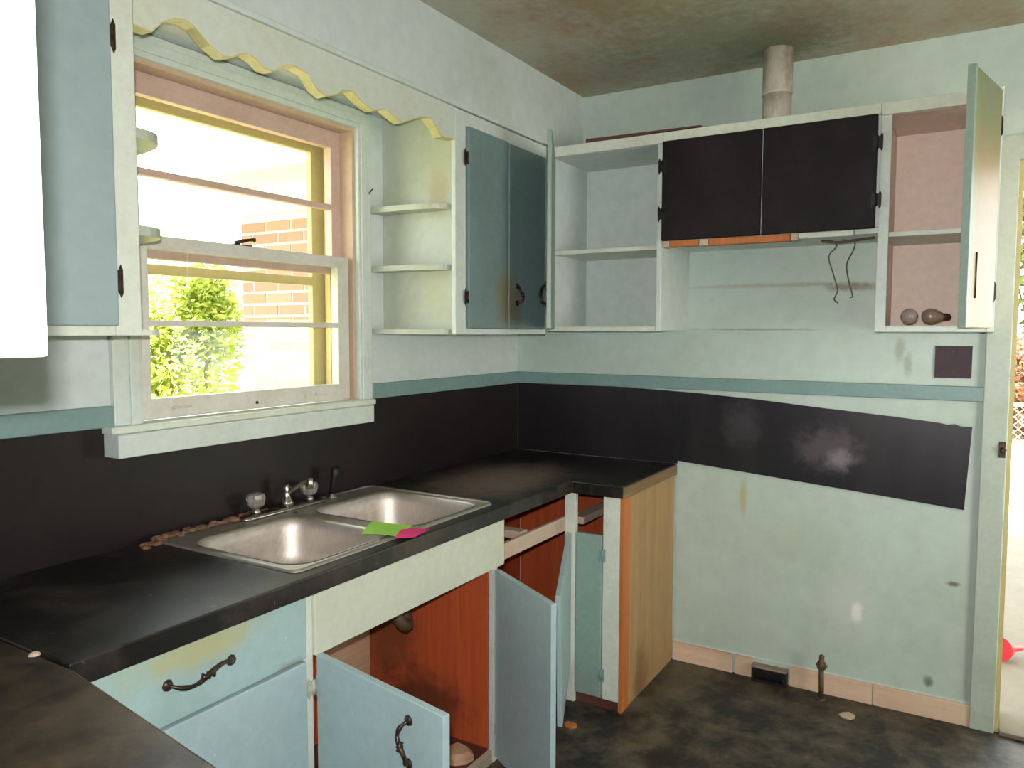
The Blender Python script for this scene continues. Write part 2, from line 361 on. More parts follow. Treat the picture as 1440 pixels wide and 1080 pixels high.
def grid_solid(us, vs, keep, P, w0, w1):
    """plate made of kept cells of a grid, walls between kept and empty cells; P(u,v,w)->xyz"""
    mb = MB(); idx = {}; vl = []; fl = []
    def V(i, j, k):
        if (i, j, k) not in idx: idx[(i, j, k)] = len(vl); vl.append(P(us[i], vs[j], (w0, w1)[k]))
        return idx[(i, j, k)]
    nu, nv = len(us) - 1, len(vs) - 1
    K = lambda i, j: 0 <= i < nu and 0 <= j < nv and keep(0.5 * (us[i] + us[i + 1]), 0.5 * (vs[j] + vs[j + 1]))
    for i in range(nu):
        for j in range(nv):
            if not K(i, j): continue
            fl.append((V(i, j, 0), V(i, j + 1, 0), V(i + 1, j + 1, 0), V(i + 1, j, 0)))
            fl.append((V(i, j, 1), V(i + 1, j, 1), V(i + 1, j + 1, 1), V(i, j + 1, 1)))
            for (di, dj, a, b) in ((-1, 0, (i, j), (i, j + 1)), (1, 0, (i + 1, j), (i + 1, j + 1)), (0, -1, (i, j), (i + 1, j)), (0, 1, (i, j + 1), (i + 1, j + 1))):
                if not K(i + di, j + dj): fl.append((V(a[0], a[1], 0), V(b[0], b[1], 0), V(b[0], b[1], 1), V(a[0], a[1], 1)))
    return mb.add(vl, fl)
def struct(name, mb, mat, parent=None, bevel=0): return obj(name, mb, mat, parent, bevel, None if parent else 'structure')

# ------------------------------------------------------------------ room shell
ZC = 2.637; D = 0.363
WX0, WX1, WZ0, WZ1 = -2.09, -1.2, 1.262, 2.275      # window opening
struct('wall_north', grid_solid([-3.46, WX0, WX1, 0.2], [-0.1, WZ0, WZ1, ZC + 0.15], lambda u, v: not (WX0 < u < WX1 and WZ0 < v < WZ1), lambda u, v, w: (u, w, v), 0.0, 0.2), 'wall_n')
DY0, DY1, DZ = -3.0, -2.125, 2.15                      # doorway in the east wall
struct('wall_east', grid_solid([-4.5, DY0, DY1, 0.0], [-0.1, DZ, ZC + 0.15], lambda u, v: not (DY0 < u < DY1 and v < DZ), lambda u, v, w: (w, u, v), 0.0, 0.14), 'wall_e')
struct('wall_west', box(-3.6, -3.46, -1.5, 0.2, -0.1, ZC + 0.15), 'wall_n')
struct('wall_return', box(-4.6, -3.6, -1.5, -1.36, -0.1, ZC + 0.15), 'wall_n')
struct('wall_far_west', box(-4.74, -4.6, -4.5, -1.36, -0.1, ZC + 0.15), 'wall_n')
struct('wall_south', box(-4.74, 0.14, -4.64, -4.5, -0.1, ZC + 0.15), 'wall_n')
struct('ceiling', box(-4.74, 0.14, -4.5, 0.0, ZC, ZC + 0.12), 'ceiling')
struct('floor', box(-4.74, 0.14, -4.5, 0.0, -0.1, 0.0), 'floor')
struct('trim_1', box(-3.46, 0.0, -D, 0.0, 2.345, ZC), 'wall_n')                   # soffit above the window wall cabinets
struct('trim_2', box(-3.1, -0.415, -D - 0.012, -D, 2.336, 2.352), 'mint', bevel=0.003)   # thin moulding under the soffit
# teal bands
struct('trim_3', box(-3.44, -2.176, -0.02, 0, 1.262, 1.320), 'teal', bevel=0.003)
struct('trim_4', box(-1.128, -0.02, -0.02, 0, 1.262, 1.320), 'teal', bevel=0.003)
struct('trim_5', box(-0.02, 0.0, -2.045, 0.0, 1.264, 1.320), 'teal', bevel=0.003)
# north backsplash
b = obj('backsplash_panel', box(-3.44, -0.0121, -0.008, -0.0008, 0.9205, 1.2615), 'black_n'); tag(b, 'black laminate splashback behind the sink, under the window', 'backsplash')
poly = [(-0.0085, 0.9225), (-0.0085, 1.262), (-0.62, 1.262), (-0.961, 1.249), (-1.2, 1.234), (-1.458, 1.212), (-1.75, 1.190), (-1.90, 1.176), (-1.93, 1.170), (-1.955, 1.174), (-1.975, 1.166), (-2.012, 1.167), (-1.996, 0.846), (-1.5, 0.886), (-0.858, 0.936), (-0.858, 0.922)]
b = obj('backsplash_panel', MB().prism(poly, 'x', -0.012, -0.001), 'black_e'); tag(b, 'black laminate splashback strip sagging to the right on the stove wall', 'backsplash')

# baseboard remains on the east wall
bb = struct('baseboard_east', box(-0.004, 0.0, -2.045, -0.85, 0.088, 0.094), 'mint')
for (y0, y1) in ((-0.852, -1.128), (-1.14, -1.218), (-1.375, -1.70), (-1.703, -2.044)):
    struct('board', box(-0.012, 0.0, y0, y1, 0.0, 0.086), 'paleboardy', bb, 0.002)
# doorway
dr = struct('door_1', grid_solid([DY0 - 0.08, DY0, DY1, DY1 + 0.082], [0, DZ, DZ + 0.09], lambda u, v: not (DY0 < u < DY1 and v < DZ), lambda u, v, w: (w, u, v), -0.022, 0.0), 'doorcase', bevel=0.004)
struct('door_jamb', grid_solid([DY0, DY0 + 0.02, DY1 - 0.016, DY1], [0, DZ - 0.02, DZ], lambda u, v: not (DY0 + 0.02 < u < DY1 - 0.016 and v < DZ - 0.02), lambda u, v, w: (w, u, v), 0.0, 0.16), 'olive', dr)
struct('threshold', box(-0.03, 0.18, DY0 + 0.02, DY1 - 0.016, 0.0, 0.018), 'concrete', dr, 0.004)
lt = MB().box(-0.026, 0.0, DY1 + 0.004, DY1 + 0.026, 1.06, 1.12).lathe([(0.010, 0), (0.012, 0.012), (0.006, 0.02)], (-0.026, DY1 + 0.012, 1.09), (-1, 0, 0), 10)
struct('strike_plate', lt, 'bronze', dr)

# ------------------------------------------------------------------ window_1
win = struct('window_1', grid_solid([-2.175, WX0, WX1, -1.13], [WZ0, WZ1, 2.343], lambda u, v: not (WX0 < u < WX1 and v < WZ1), lambda u, v, w: (u, w, v), -0.02, 0.0), 'mint', bevel=0.003)
struct('casing_bead', grid_solid([-2.13, -2.10, -1.19, -1.16], [WZ0, 2.29, 2.32], lambda u, v: not (-2.10 < u < -1.19 and v < 2.29), lambda u, v, w: (u, w, v), -0.028, -0.02), 'mint', win, 0.003)
# jamb lining through the wall
struct('window_jamb', grid_solid([WX0, WX0 + 0.012, WX1 - 0.012, WX1], [WZ0, WZ1 - 0.012, WZ1], lambda u, v: not (WX0 + 0.012 < u < WX1 - 0.012 and v < WZ1 - 0.012), lambda u, v, w: (u, w, v), 0.0, 0.2), 'jamb', win)
# stool and apron
struct('window_stool', MB().box(-2.205, -1.15, -0.055, 0.02, 1.245, 1.265), 'white', win, 0.004)
struct('window_apron', box(-2.20, -1.185, -0.075, -0.0, 1.182, 1.245), 'mint', win, 0.003)
struct('window_sill_outer', box(WX0 + 0.012, WX1 - 0.012, 0.1, 0.26, 1.235, 1.262), 'yellowframe', win)
# upper sash (behind)
UX0, UX1 = -2.078, -1.212
us = struct('upper_sash', grid_solid([UX0, UX0 + 0.045, UX1 - 0.048, UX1], [1.735, 1.775, 2.20, 2.263], lambda u, v: not (UX0 + 0.045 < u < UX1 - 0.048 and 1.775 < v < 2.20), lambda u, v, w: (u, w, v), 0.058, 0.092), 'pinkframe', win, 0.003)
struct('glazing_bar', box(UX0 + 0.045, UX1 - 0.048, 0.06, 0.088, 1.972, 1.993), 'pinkframe', us, 0.003)
struct('pane', box(UX0 + 0.045, UX1 - 0.048, 0.073, 0.076, 1.993, 2.20), 'glass', us)
struct('pane', box(UX0 + 0.045, UX1 - 0.048, 0.073, 0.076, 1.775, 1.972), 'glass', us)
# lower sash (front)
ls = struct('lower_sash', grid_solid([UX0, -2.041, -1.279, -1.222], [1.268, 1.327, 1.757, 1.797], lambda u, v: not (-2.041 < u < -1.279 and 1.327 < v < 1.757), lambda u, v, w: (u, w, v), 0.012, 0.048), 'cream', win, 0.003)
struct('glazing_bar', box(-2.041, -1.279, 0.014, 0.044, 1.536, 1.554), 'cream', ls, 0.003)
struct('pane', box(-2.041, -1.279, 0.028, 0.031, 1.554, 1.757), 'glass', ls)
struct('pane', box(-2.041, -1.279, 0.028, 0.031, 1.327, 1.536), 'glass', ls)
lk = MB().box(-1.735, -1.665, 0.016, 0.044, 1.797, 1.801).tube([(-1.725, 0.03, 1.804), (-1.70, 0.022, 1.812), (-1.675, 0.02, 1.818), (-1.655, 0.018, 1.82)], [0.006, 0.007, 0.005, 0.008])
struct('sash_lock', lk, 'bronze', ls)
for x in (-1.945, -1.375):
    struct('sash_lift', MB().tube([(x - 0.03, 0.012, 1.296), (x - 0.02, 0.0, 1.297), (x + 0.02, 0.0, 1.297), (x + 0.03, 0.012, 1.296)], 0.004, 6), 'cream', ls)
struct('nail', MB().lathe([(0.005, 0), (0.005, 0.004)], (-1.665, 0.012, 1.288), (0, -1, 0), 8), 'bronze', ls)
# stops and storm frame
struct('window_stop', grid_solid([WX0 + 0.012, WX0 + 0.024, WX1 - 0.03, WX1 - 0.012], [WZ0, 2.25, 2.263], lambda u, v: not (WX0 + 0.024 < u < WX1 - 0.03 and v < 2.25), lambda u, v, w: (u, w, v), 0.10, 0.125), 'yellowframe', win)
st = struct('storm_frame', grid_solid([WX0 + 0.012, WX0 + 0.05, -1.276, -1.212], [1.262, 1.295, 1.695, 1.727, 2.19, 2.262], lambda u, v: not (WX0 + 0.05 < u < -1.276 and (1.295 < v < 1.695 or 1.727 < v < 2.19)), lambda u, v, w: (u, w, v), 0.145, 0.17), 'olive', win, 0.003)

# ------------------------------------------------------------------ outside
struct('ground', box(-25, 30, -25, 30, -0.35, -0.12), 'ground')
struct('porch_floor', box(0.14, 3.55, -5, 1.0, -0.12, -0.01), 'concrete')
struct('added_porch_roof', box(0.2, 2.3, -5, -0.5, 2.5, 2.62), 'frieze')  # roof added so that its shadow covers the porch floor
struct('roof_slab', box(-5.2, 0.6, -5, 0.75, ZC + 0.15, ZC + 0.3), 'roof')
struct('eave_soffit', box(-5.2, 0.0, 0.2, 0.75, ZC + 0.02, ZC + 0.145), 'frieze')
wing = struct('wall_wing', box(0.0, 0.2, 0.2, 2.06, -0.12, 2.25), 'mortar')
struct('frieze_board', box(-0.03, 0.2, 0.2, 2.10, 2.25, 2.42), 'frieze', wing)
struct('wing_soffit', box(-0.40, 0.3, 0.76, 2.4, 2.42, 2.50), 'frieze')
bm_ = MB().box(-0.004, 0.006, -0.106, 0.106, -0.0295, 0.0295)
hb_ = MB().box(-0.004, 0.006, -0.046, 0.046, -0.0295, 0.0295)
def mesh_only(name, mb, mat):
    me = bpy.data.meshes.new(name); me.from_pydata([tuple(p) for p in mb.v], [], mb.f); me.materials.append(M[mat]); return me
bme = mesh_only('brick', bm_, 'brick'); hme = mesh_only('brick_half', hb_, 'brick')
rest = MB()
for r in range(32):
    z = -0.06 + r * 0.0745
    if z > 2.23: break
    y = 2.06 - (0.106 if r % 2 == 0 else 0.046)
    first = True
    while y > 0.32:
        half = (r % 2 == 1 and first)
        if z > 0.88 and y > 0.85:
            o = bpy.data.objects.new('brick', hme if half else bme); COL.objects.link(o); o.parent = wing
            o.location = (random.uniform(-0.002, 0.002), y, z)
        else:
            h = 0.046 if half else 0.106
            rest.box(-0.004, 0.01, y - h, y + h, z - 0.0295, z + 0.0295)
        y -= (0.046 + 0.014 + 0.106) if half else 0.226
        first = False
struct('brick_courses', rest, 'brick', wing)['kind'] = 'stuff'

def foliage(n, c, r, size, squash=1.0):
    mb = MB()
    for i in range(n):
        d = Vector((random.gauss(0, 1), random.gauss(0, 1), random.gauss(0, 1))).normalized() * (random.random() ** 0.4)
        p = Vector(c) + Vector((d.x * r[0], d.y * r[1], d.z * r[2]))
        a = Vector((random.gauss(0, 1), random.gauss(0, 1), random.gauss(0, 1))).normalized(); b_ = a.orthogonal().normalized(); s = size * random.uniform(0.6, 1.3)
        mb.add([p - a * s, p + b_ * s * 0.45, p + a * s, p - b_ * s * 0.45], [(0, 1, 2, 3)])
    return mb
def bush(name, label, cat, c, r, n, size, mat, group=None, stems=5, base=-0.12):
    t = thing(name, label, cat, (c[0], c[1], base), group)
    mb = MB()
    for (dc, dr, w) in ((Vector((0, 0, 0)), 1.0, 0.5), (Vector((r[0] * 0.5, 0, r[2] * 0.35)), 0.6, 0.18), (Vector((-r[0] * 0.55, 0.1, -r[2] * 0.1)), 0.6, 0.17), (Vector((0.1, -r[1] * 0.3, r[2] * 0.55)), 0.5, 0.15)):
        f = foliage(int(n * w), Vector(c) + dc, [x * dr for x in r], size); mb.add(f.v, f.f)
    obj('foliage', mb, mat, t, kind='stuff')
    sm = MB()
    for k in range(stems):
        a = 2 * math.pi * k / stems
        sm.tube([(c[0] + 0.05 * math.cos(a), c[1] + 0.05 * math.sin(a), base), (c[0] + r[0] * 0.3 * math.cos(a), c[1] + r[1] * 0.3 * math.sin(a), (base + c[2]) / 2), (c[0] + r[0] * 0.5 * math.cos(a), c[1] + r[1] * 0.5 * math.sin(a), c[2])], [0.03, 0.02, 0.01], 6)
    obj('stem', sm, 'bark', t)
    return t
bush('leafy_shrub', 'yellow-green leafy shrub outside the window, left of the brick wall', 'shrub', (0.12, 2.85, 1.42), (0.47, 0.36, 0.62), 7500, 0.034, 'leaf')
bush('low_shrub', 'low dry green bush beyond the open doorway', 'shrub', (11.2, -3.1, 0.65), (0.9, 1.5, 0.9), 5000, 0.08, 'leaf2')
bush('tree', 'green tree beyond the open doorway, behind the mesh fence', 'tree', (14.5, -3.6, 3.6), (2.0, 2.6, 2.4), 7000, 0.12, 'leaf3', stems=4)

# chain link fence east
fn = thing('chain_link_fence', 'diamond mesh metal fence seen through the open doorway', 'fence', (8.2, -2.6, -0.12))
obj('top_rail', MB().tube([(8.2, -4.6, 0.62), (8.2, -0.6, 0.62)], 0.025, 8), 'fence', fn)
for y in (-4.6, -2.05, -0.6): obj('post', MB().tube([(8.2, y, -0.12), (8.2, y, 0.66)], 0.03, 8), 'fence', fn)
ms = MB()
for k in range(-8, 42):
    y = -4.6 + k * 0.1
    for s in (1, -1):
        y0 = y if s == 1 else y + 0.72
        y1 = y0 + s * 0.72
        a = max(min(y0, -0.6), -4.6); b_ = max(min(y1, -0.6), -4.6)
        if abs(a - b_) < 1e-3: continue
        za = -0.1 + abs(a - y0); zb = -0.1 + abs(b_ - y0)
        ms.tube([(8.2 + 0.004 * s, a, za), (8.2 + 0.004 * s, b_, zb)], 0.006, 4)
obj('wire_mesh', ms, 'fence', fn, kind='stuff')
# red plastic thing on the porch
rd = MB().lathe([(0.055, 0), (0.05, 0.004), (0.035, 0.045), (0.016, 0.075), (0.012, 0.14), (0.008, 0.145)], (0.80, -2.165, 0.045), (0.75, -0.55, -0.12), 16)
tag(obj('funnel', rd, 'redplastic'), 'small red plastic funnel lying on the porch floor by the doorway', 'funnel')

# ------------------------------------------------------------------ counters
BX = -0.635; YE = -0.8565; ZT = 0.922; ZB = 0.872
SX0, SX1, SY0, SY1 = -2.045, -1.175, -0.56, -0.045      # cut-out for sink
us_ = [-2.655, SX0, SX1, BX, -0.0122]; vs_ = [YE, -0.635, SY0, SY1, -0.0082]
def keep(x, y):
    if SX0 < x < SX1 and SY0 < y < SY1: return False
    if y < -0.635 and x < BX: return False
    return True
ct = thing('countertop', 'long grimy black worktop holding the sink and turning the corner', 'countertop', (-1.6, -0.3, ZB))
obj('worktop', grid_solid(us_, vs_, keep, lambda u, v, w: (u, v, w), ZB, ZT), 'counter', ct, 0.004)
es = MB().prism([(-0.635, ZB), (-0.635, ZT - 0.004), (-0.014, ZT - 0.004), (-0.014, ZB)], 'y', YE - 0.004, YE)
obj('edge_strip', es, wood('mottled_edge_wood', srgb(150, 120, 80), srgb(86, 70, 48), 0, 20), ct, label='brown bare wood end edge')
lc = thing('countertop', 'worn brown-black worktop in the bottom left foreground with a seam', 'countertop', (-3.1, -0.9, ZB))
lp = [(-3.455, -0.012), (-3.455, -1.49), (-2.785, -1.49), (-2.735, -1.151), (-2.665, -0.675), (-2.658, -0.012)]
obj('worktop', MB().prism(lp, 'z', ZB, ZT + 0.001), 'counter_l', lc, 0.004)
# seam filler
sb = MB().tube([(-2.657, -0.02, 0.9225), (-2.657, -0.3, 0.9228), (-2.66, -0.55, 0.9226)], 0.0022, 5)
obj('seam', sb, 'darkedge', lc)
tag(obj('plaster_crumb', MB().lathe([(0.001, 0), (0.011, 0.001), (0.008, 0.005), (0.002, 0.007)], (-2.668, -0.545, 0.9235), (0, 0, 1), 7, True), 'rail'), 'small pale crumb on the worktop seam at lower left', 'crumb')

# ------------------------------------------------------------------ sink
def rrect(x0, x1, y0, y1, r, z, n=8):
    pts = []
    for (cx, cy, a0) in ((x1 - r, y1 - r, 0), (x0 + r, y1 - r, 90), (x0 + r, y0 + r, 180), (x1 - r, y0 + r, 270)):
        for k in range(n + 1):
            a = math.radians(a0 + 90 * k / n); pts.append(Vector((cx + r * math.cos(a), cy + r * math.sin(a), z)))
    return pts
def rect_like(pts, x0, x1, y0, y1, z):
    cx = (x0 + x1) / 2; cy = (y0 + y1) / 2; out = []
    for i, p in enumerate(pts):
        dx, dy = p.x - cx, p.y - cy
        s = min(((x1 - x0) / 2) / abs(dx) if abs(dx) > 1e-9 else 1e9, ((y1 - y0) / 2) / abs(dy) if abs(dy) > 1e-9 else 1e9)
        out.append(Vector((cx + dx * s, cy + dy * s, z)))
    return out
sk = thing('kitchen_sink', 'stainless steel double bowl sink set in the black worktop under the window', 'sink', (-1.61, -0.30, ZT))
KX0, KX1, KY0, KY1 = -2.075, -1.15, -0.592, -0.018
ZR = ZT + 0.004
XM = -1.615
rim = MB()
for (a, b_, hx0, hx1) in ((KX0 + 0.012, XM, -2.045, -1.645), (XM, KX1 - 0.012, -1.585, -1.18)):
    hole = rrect(hx0, hx1, -0.565, -0.125, 0.075, ZR)
    rim.ring([rect_like(hole, a, b_, KY0 + 0.012, -0.10, ZR), hole], smooth=False)
rim.add([(KX0 + 0.012, -0.10, ZR), (KX1 - 0.012, -0.10, ZR), (KX1 - 0.012, KY1 - 0.01, ZR), (KX0 + 0.012, KY1 - 0.01, ZR)], [(0, 1, 2, 3)])
obj('deck', rim, 'steelrim', sk)
ro = [rrect(KX0, KX1, KY0, KY1, 0.03, ZT + 0.0005), rrect(KX0 + 0.003, KX1 - 0.003, KY0 + 0.003, KY1 - 0.003, 0.03, ZT + 0.008), rrect(KX0 + 0.009, KX1 - 0.009, KY0 + 0.009, KY1 - 0.009, 0.025, ZT + 0.008), rrect(KX0 + 0.013, KX1 - 0.013, KY0 + 0.013, KY1 - 0.011, 0.02, ZR - 0.0005)]
obj('rim', MB().ring(ro), 'steelrim', sk)
for (hx0, hx1) in ((-2.045, -1.645), (-1.585, -1.18)):
    rows = []
    for (ins, z, r) in ((0.0, ZR + 0.0015, 0.075), (0.004, ZR + 0.0015, 0.073), (0.010, ZR - 0.006, 0.07), (0.016, ZR - 0.04, 0.07), (0.022, ZR - 0.10, 0.07), (0.030, ZR - 0.135, 0.068), (0.045, ZR - 0.155, 0.06), (0.07, ZR - 0.165, 0.05), (0.13, ZR - 0.168, 0.03)):
        rows.append(rrect(hx0 + ins, hx1 - ins, -0.565 + ins, -0.125 - ins, r, z))
    bw = obj('bowl', MB().ring(rows, caps=(False, True)), 'steel', sk)
    cx = (hx0 + hx1) / 2
    obj('drain', MB().lathe([(0.045, 0), (0.045, 0.003), (0.036, 0.004), (0.03, -0.001), (0.006, -0.001)], (cx, -0.345, ZR - 0.168), (0, 0, 1), 20), 'chrome', bw)
# faucet
fc = thing('faucet', 'tarnished chrome tap with two clear acrylic knobs behind the sink', 'faucet', (-1.61, -0.06, ZR))
obj('base_plate', MB().ring([rrect(-1.80, -1.44, -0.085, -0.035, 0.024, ZR + 0.0005), rrect(-1.80, -1.44, -0.085, -0.035, 0.024, ZR + 0.008), rrect(-1.79, -1.45, -0.078, -0.042, 0.017, ZR + 0.014)], caps=(True, True)), 'chrome', fc)
for x in (-1.738, -1.508):
    st_ = obj('valve_stem', MB().lathe([(0.017, 0), (0.015, 0.012), (0.009, 0.018), (0.009, 0.034)], (x, -0.06, ZR + 0.013), (0, 0, 1), 14), 'chrome', fc)
    obj('knob', MB().lathe([(0.016, 0), (0.026, 0.008), (0.030, 0.03), (0.027, 0.042), (0.014, 0.046)], (x, -0.06, ZR + 0.034), (0, 0, 1), 8, True), 'acrylic', st_)
obj('body', MB().lathe([(0.024, 0), (0.022, 0.018), (0.014, 0.028), (0.012, 0.05), (0.013, 0.07), (0.008, 0.075)], (-1.61, -0.06, ZR + 0.013), (0, 0, 1), 16), 'chrome', fc)
sp = obj('spout', MB().tube(spline([(-1.61, -0.06, ZR + 0.055), (-1.60, -0.08, ZR + 0.072), (-1.585, -0.105, ZR + 0.092), (-1.575, -0.125, ZR + 0.097)], 5), 0.009, 10), 'chrome', fc)
obj('aerator', MB().lathe([(0.013, 0), (0.014, 0.012), (0.012, 0.03), (0.009, 0.034)], (-1.571, -0.128, ZR + 0.076), (0, 0, 1), 12), 'chrome', sp)
spr = thing('sink_sprayer', 'black hand sprayer standing in a chrome ring beside the right knob', 'sprayer', (-1.395, -0.055, ZR))
obj('holder', MB().lathe([(0.022, 0), (0.021, 0.006), (0.014, 0.012), (0.013, 0.018)], (-1.395, -0.055, ZR + 0.0005), (0, 0, 1), 14), 'chrome', spr)
obj('spray_head', MB().lathe([(0.010, 0), (0.012, 0.03), (0.015, 0.06), (0.018, 0.085), (0.012, 0.095)], (-1.395, -0.055, ZR + 0.018), (0.1, -0.15, 1), 12), 'blackbox', spr)
# crust of rust behind the sink
cr = MB()
for k in range(90):
    t = random.random(); x = -2.13 + t * 0.48; y = -0.028 + random.uniform(-0.018, 0.012) - 0.03 * (1 - t) * random.random(); r = random.uniform(0.006, 0.018)
    cr.lathe([(r * 0.9, 0), (r, r * 0.15), (r * 0.6, r * 0.5), (r * 0.1, r * 0.6)], (x, y, ZT + (0.009 if x > KX0 - 0.01 else 0.001)), (random.uniform(-.2, .2), random.uniform(-.2, .2), 1), 6, True)
cr = obj('rust_crust', cr, 'rust'); tag(cr, 'crumbly brown rust and old caulk heaped along the back left sink edge', 'debris'); cr['kind'] = 'stuff'
# papers
def sheet(pts, z, sag, th=0.0012, n=6):
    mb = MB(); rows = []
    for top in (1, 0):
        for j in range(n + 1):
            for i in range(n + 1):
                u, v = i / n, j / n
                x = (1 - u) * (1 - v) * pts[0][0] + u * (1 - v) * pts[1][0] + u * v * pts[2][0] + (1 - u) * v * pts[3][0]
                y = (1 - u) * (1 - v) * pts[0][1] + u * (1 - v) * pts[1][1] + u * v * pts[2][1] + (1 - u) * v * pts[3][1]
                rows.append((x, y, z + sag(u, v) + th * top))
    q = (n + 1) ** 2; fs = []
    for j in range(n):
        for i in range(n):
            a = j * (n + 1) + i; fs.append((a, a + 1, a + n + 2, a + n + 1)); fs.append((q + a + n + 1, q + a + n + 2, q + a + 1, q + a))
    edge = [i for i in range(n + 1)] + [j * (n + 1) + n for j in range(1, n + 1)] + [n * (n + 1) + i for i in range(n - 1, -1, -1)] + [j * (n + 1) for j in range(n - 1, 0, -1)]
    for k in range(len(edge)):
        a, b_ = edge[k], edge[(k + 1) % len(edge)]; fs.append((a, q + a, q + b_, b_))
    return mb.add(rows, fs)
tag(obj('paper_slip', sheet([(-1.735, -0.50), (-1.70, -0.605), (-1.575, -0.565), (-1.63, -0.45)], ZR + 0.007, lambda u, v: 0.004 * math.sin(3 * u + 2 * v) + 0.005 * v), 'green'), 'lime green paper slip lying across the sink divider', 'paper')
tag(obj('paper_slip', sheet([(-1.715, -0.612), (-1.685, -0.663), (-1.588, -0.638), (-1.605, -0.555)], ZR + 0.0075, lambda u, v: 0.003 * math.sin(4 * v + u) + 0.004 * u * v), 'pink'), 'hot pink paper slip overhanging the front worktop edge by the sink', 'paper')

# ------------------------------------------------------------------ hardware builders
def rope_pull(name, a, b_, out, parent, mat='bronze'):
    """curly antique pull between two points standing off in direction out"""
    a = Vector(a); b_ = Vector(b_); out = Vector(out); d = b_ - a; up = d.normalized().cross(out)
    P = []
    for k in range(9):
        t = k / 8; s = math.sin(math.pi * t)
        P.append(a + d * t + out * (0.004 + 0.022 * s ** 0.5) + up * (0.012 * math.sin(2 * math.pi * t)))
    r = [0.004, 0.006, 0.0045, 0.0055, 0.0065, 0.0055, 0.0045, 0.006, 0.004]
    mb = MB().tube(spline(P, 3), [r[min(8, i // 3)] for i in range(25)], 8)
    for q in (a, b_): mb.lathe([(0.013, 0), (0.011, 0.004), (0.004, 0.007)], q, out, 8)
    for t in (0.42, 0.5, 0.58):
        p = P[4] + d * (t - 0.5); mb.lathe([(0.002, -0.004), (0.009, 0), (0.002, 0.004)], p, d, 10)
    return obj(name, mb, mat, parent)
def hinge(parent, p, out, along, mat, h=0.05, w=0.018):
    p = Vector(p); out = Vector(out); along = Vector(along); z = Vector((0, 0, 1)); mb = MB()
    for s in (-1, 1):
        c = p + along * s * w * 0.55
        vs = []
        for (u, v) in ((-1, -0.6), (-0.4, -0.6), (0.4, -1), (1, -0.7), (1, 0.7), (0.4, 1), (-0.4, 0.6), (-1, 0.6)):
            vs.append(c + along * u * s * w * 0.5 + z * v * h * 0.5)
        n = len(vs); vv = vs + [q + out * 0.002 for q in vs]
        mb.add(vv, [tuple(range(n)), tuple(range(n, 2 * n))] + [(i, (i + 1) % n, n + (i + 1) % n, n + i) for i in range(n)])
    mb.tube([p - z * h * 0.35 + out * 0.003, p + z * h * 0.35 + out * 0.003], 0.0035, 8)
    return obj('hinge', mb, mat, parent)

# ------------------------------------------------------------------ base cabinets
FY = -0.60
# left drawer base
dc = thing('base_cabinet', 'lower cabinet left of the sink with two worn blue drawer fronts', 'cabinet', (-2.34, -0.31, 0))
obj('carcass', MB().box(-2.64, -2.066, FY + 0.02, -0.012, 0.08, ZB), 'orangewood', dc)
df = obj('drawer', box(-2.65, -2.066, FY - 0.02, FY + 0.018, 0.712, ZB - 0.002), 'drawer', dc, 0.003)
rope_pull('handle', (-2.45, FY - 0.02, 0.797), (-2.292, FY - 0.02, 0.792), (0, -1, 0), df)
df = obj('drawer', box(-2.65, -2.066, FY - 0.02, FY + 0.018, 0.40, 0.704), 'blue_b', dc, 0.003)
df = obj('drawer', box(-2.65, -2.066, FY - 0.02, FY + 0.018, 0.09, 0.392), 'blue_b', dc, 0.003)
obj('toe_board', box(-2.64, -2.066, FY + 0.05, FY + 0.07, 0.0, 0.08), 'toe', dc)

# sink base
sc = thing('sink_cabinet', 'sink base cabinet with pale false front, red wood inside and doors hanging open', 'cabinet', (-1.6, -0.31, 0))
obj('stile', box(-2.064, -2.030, FY - 0.004, FY + 0.016, 0.0, ZB), 'white', sc, 0.002)
obj('stile', box(-1.180, -1.150, FY - 0.004, FY + 0.016, 0.0, 0.700), 'cream', sc, 0.002)
obj('false_front', box(-2.028, -1.118, FY - 0.012, FY + 0.014, 0.702, ZB), 'falsefront', sc, 0.003)
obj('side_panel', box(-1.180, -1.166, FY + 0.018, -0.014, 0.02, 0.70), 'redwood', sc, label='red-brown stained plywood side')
obj('side_panel', box(-2.062, -2.046, FY + 0.018, -0.014, 0.02, 0.86), 'toe', sc)
obj('back_panel', box(-2.044, -1.44, -0.04, -0.02, 0.05, 0.74), 'redwood', sc)
obj('back_panel', box(-1.436, -1.184, -0.04, -0.02, 0.05, 0.74), 'paleboard', sc, label='pale bare board at the back')
obj('cabinet_floor', box(-2.044, -1.184, FY + 0.018, -0.044, 0.03, 0.05), 'toe', sc)
obj('bottom_rail', box(-2.028, -1.182, FY - 0.002, FY + 0.016, 0.0, 0.045), 'rail', sc, 0.002)
def swing_door(parent, hx, hy, tx, ty, z0, z1, mat, th=0.02, side=1, name='door', edge=None, sag=0.0):
    a = (hx, hy); b_ = (tx, ty)
    mb = MB().slab(a, b_, z0, z1, th, side)
    if sag:
        ax = Vector((tx - hx, ty - hy, 0)).normalized(); n = Vector((-ax.y, ax.x, 0)); R = Matrix.Rotation(sag, 3, n); o = Vector((hx, hy, z1))
        mb.v = [o + R @ (p - o) for p in mb.v]
    return obj(name, mb, mat, parent, 0.002)
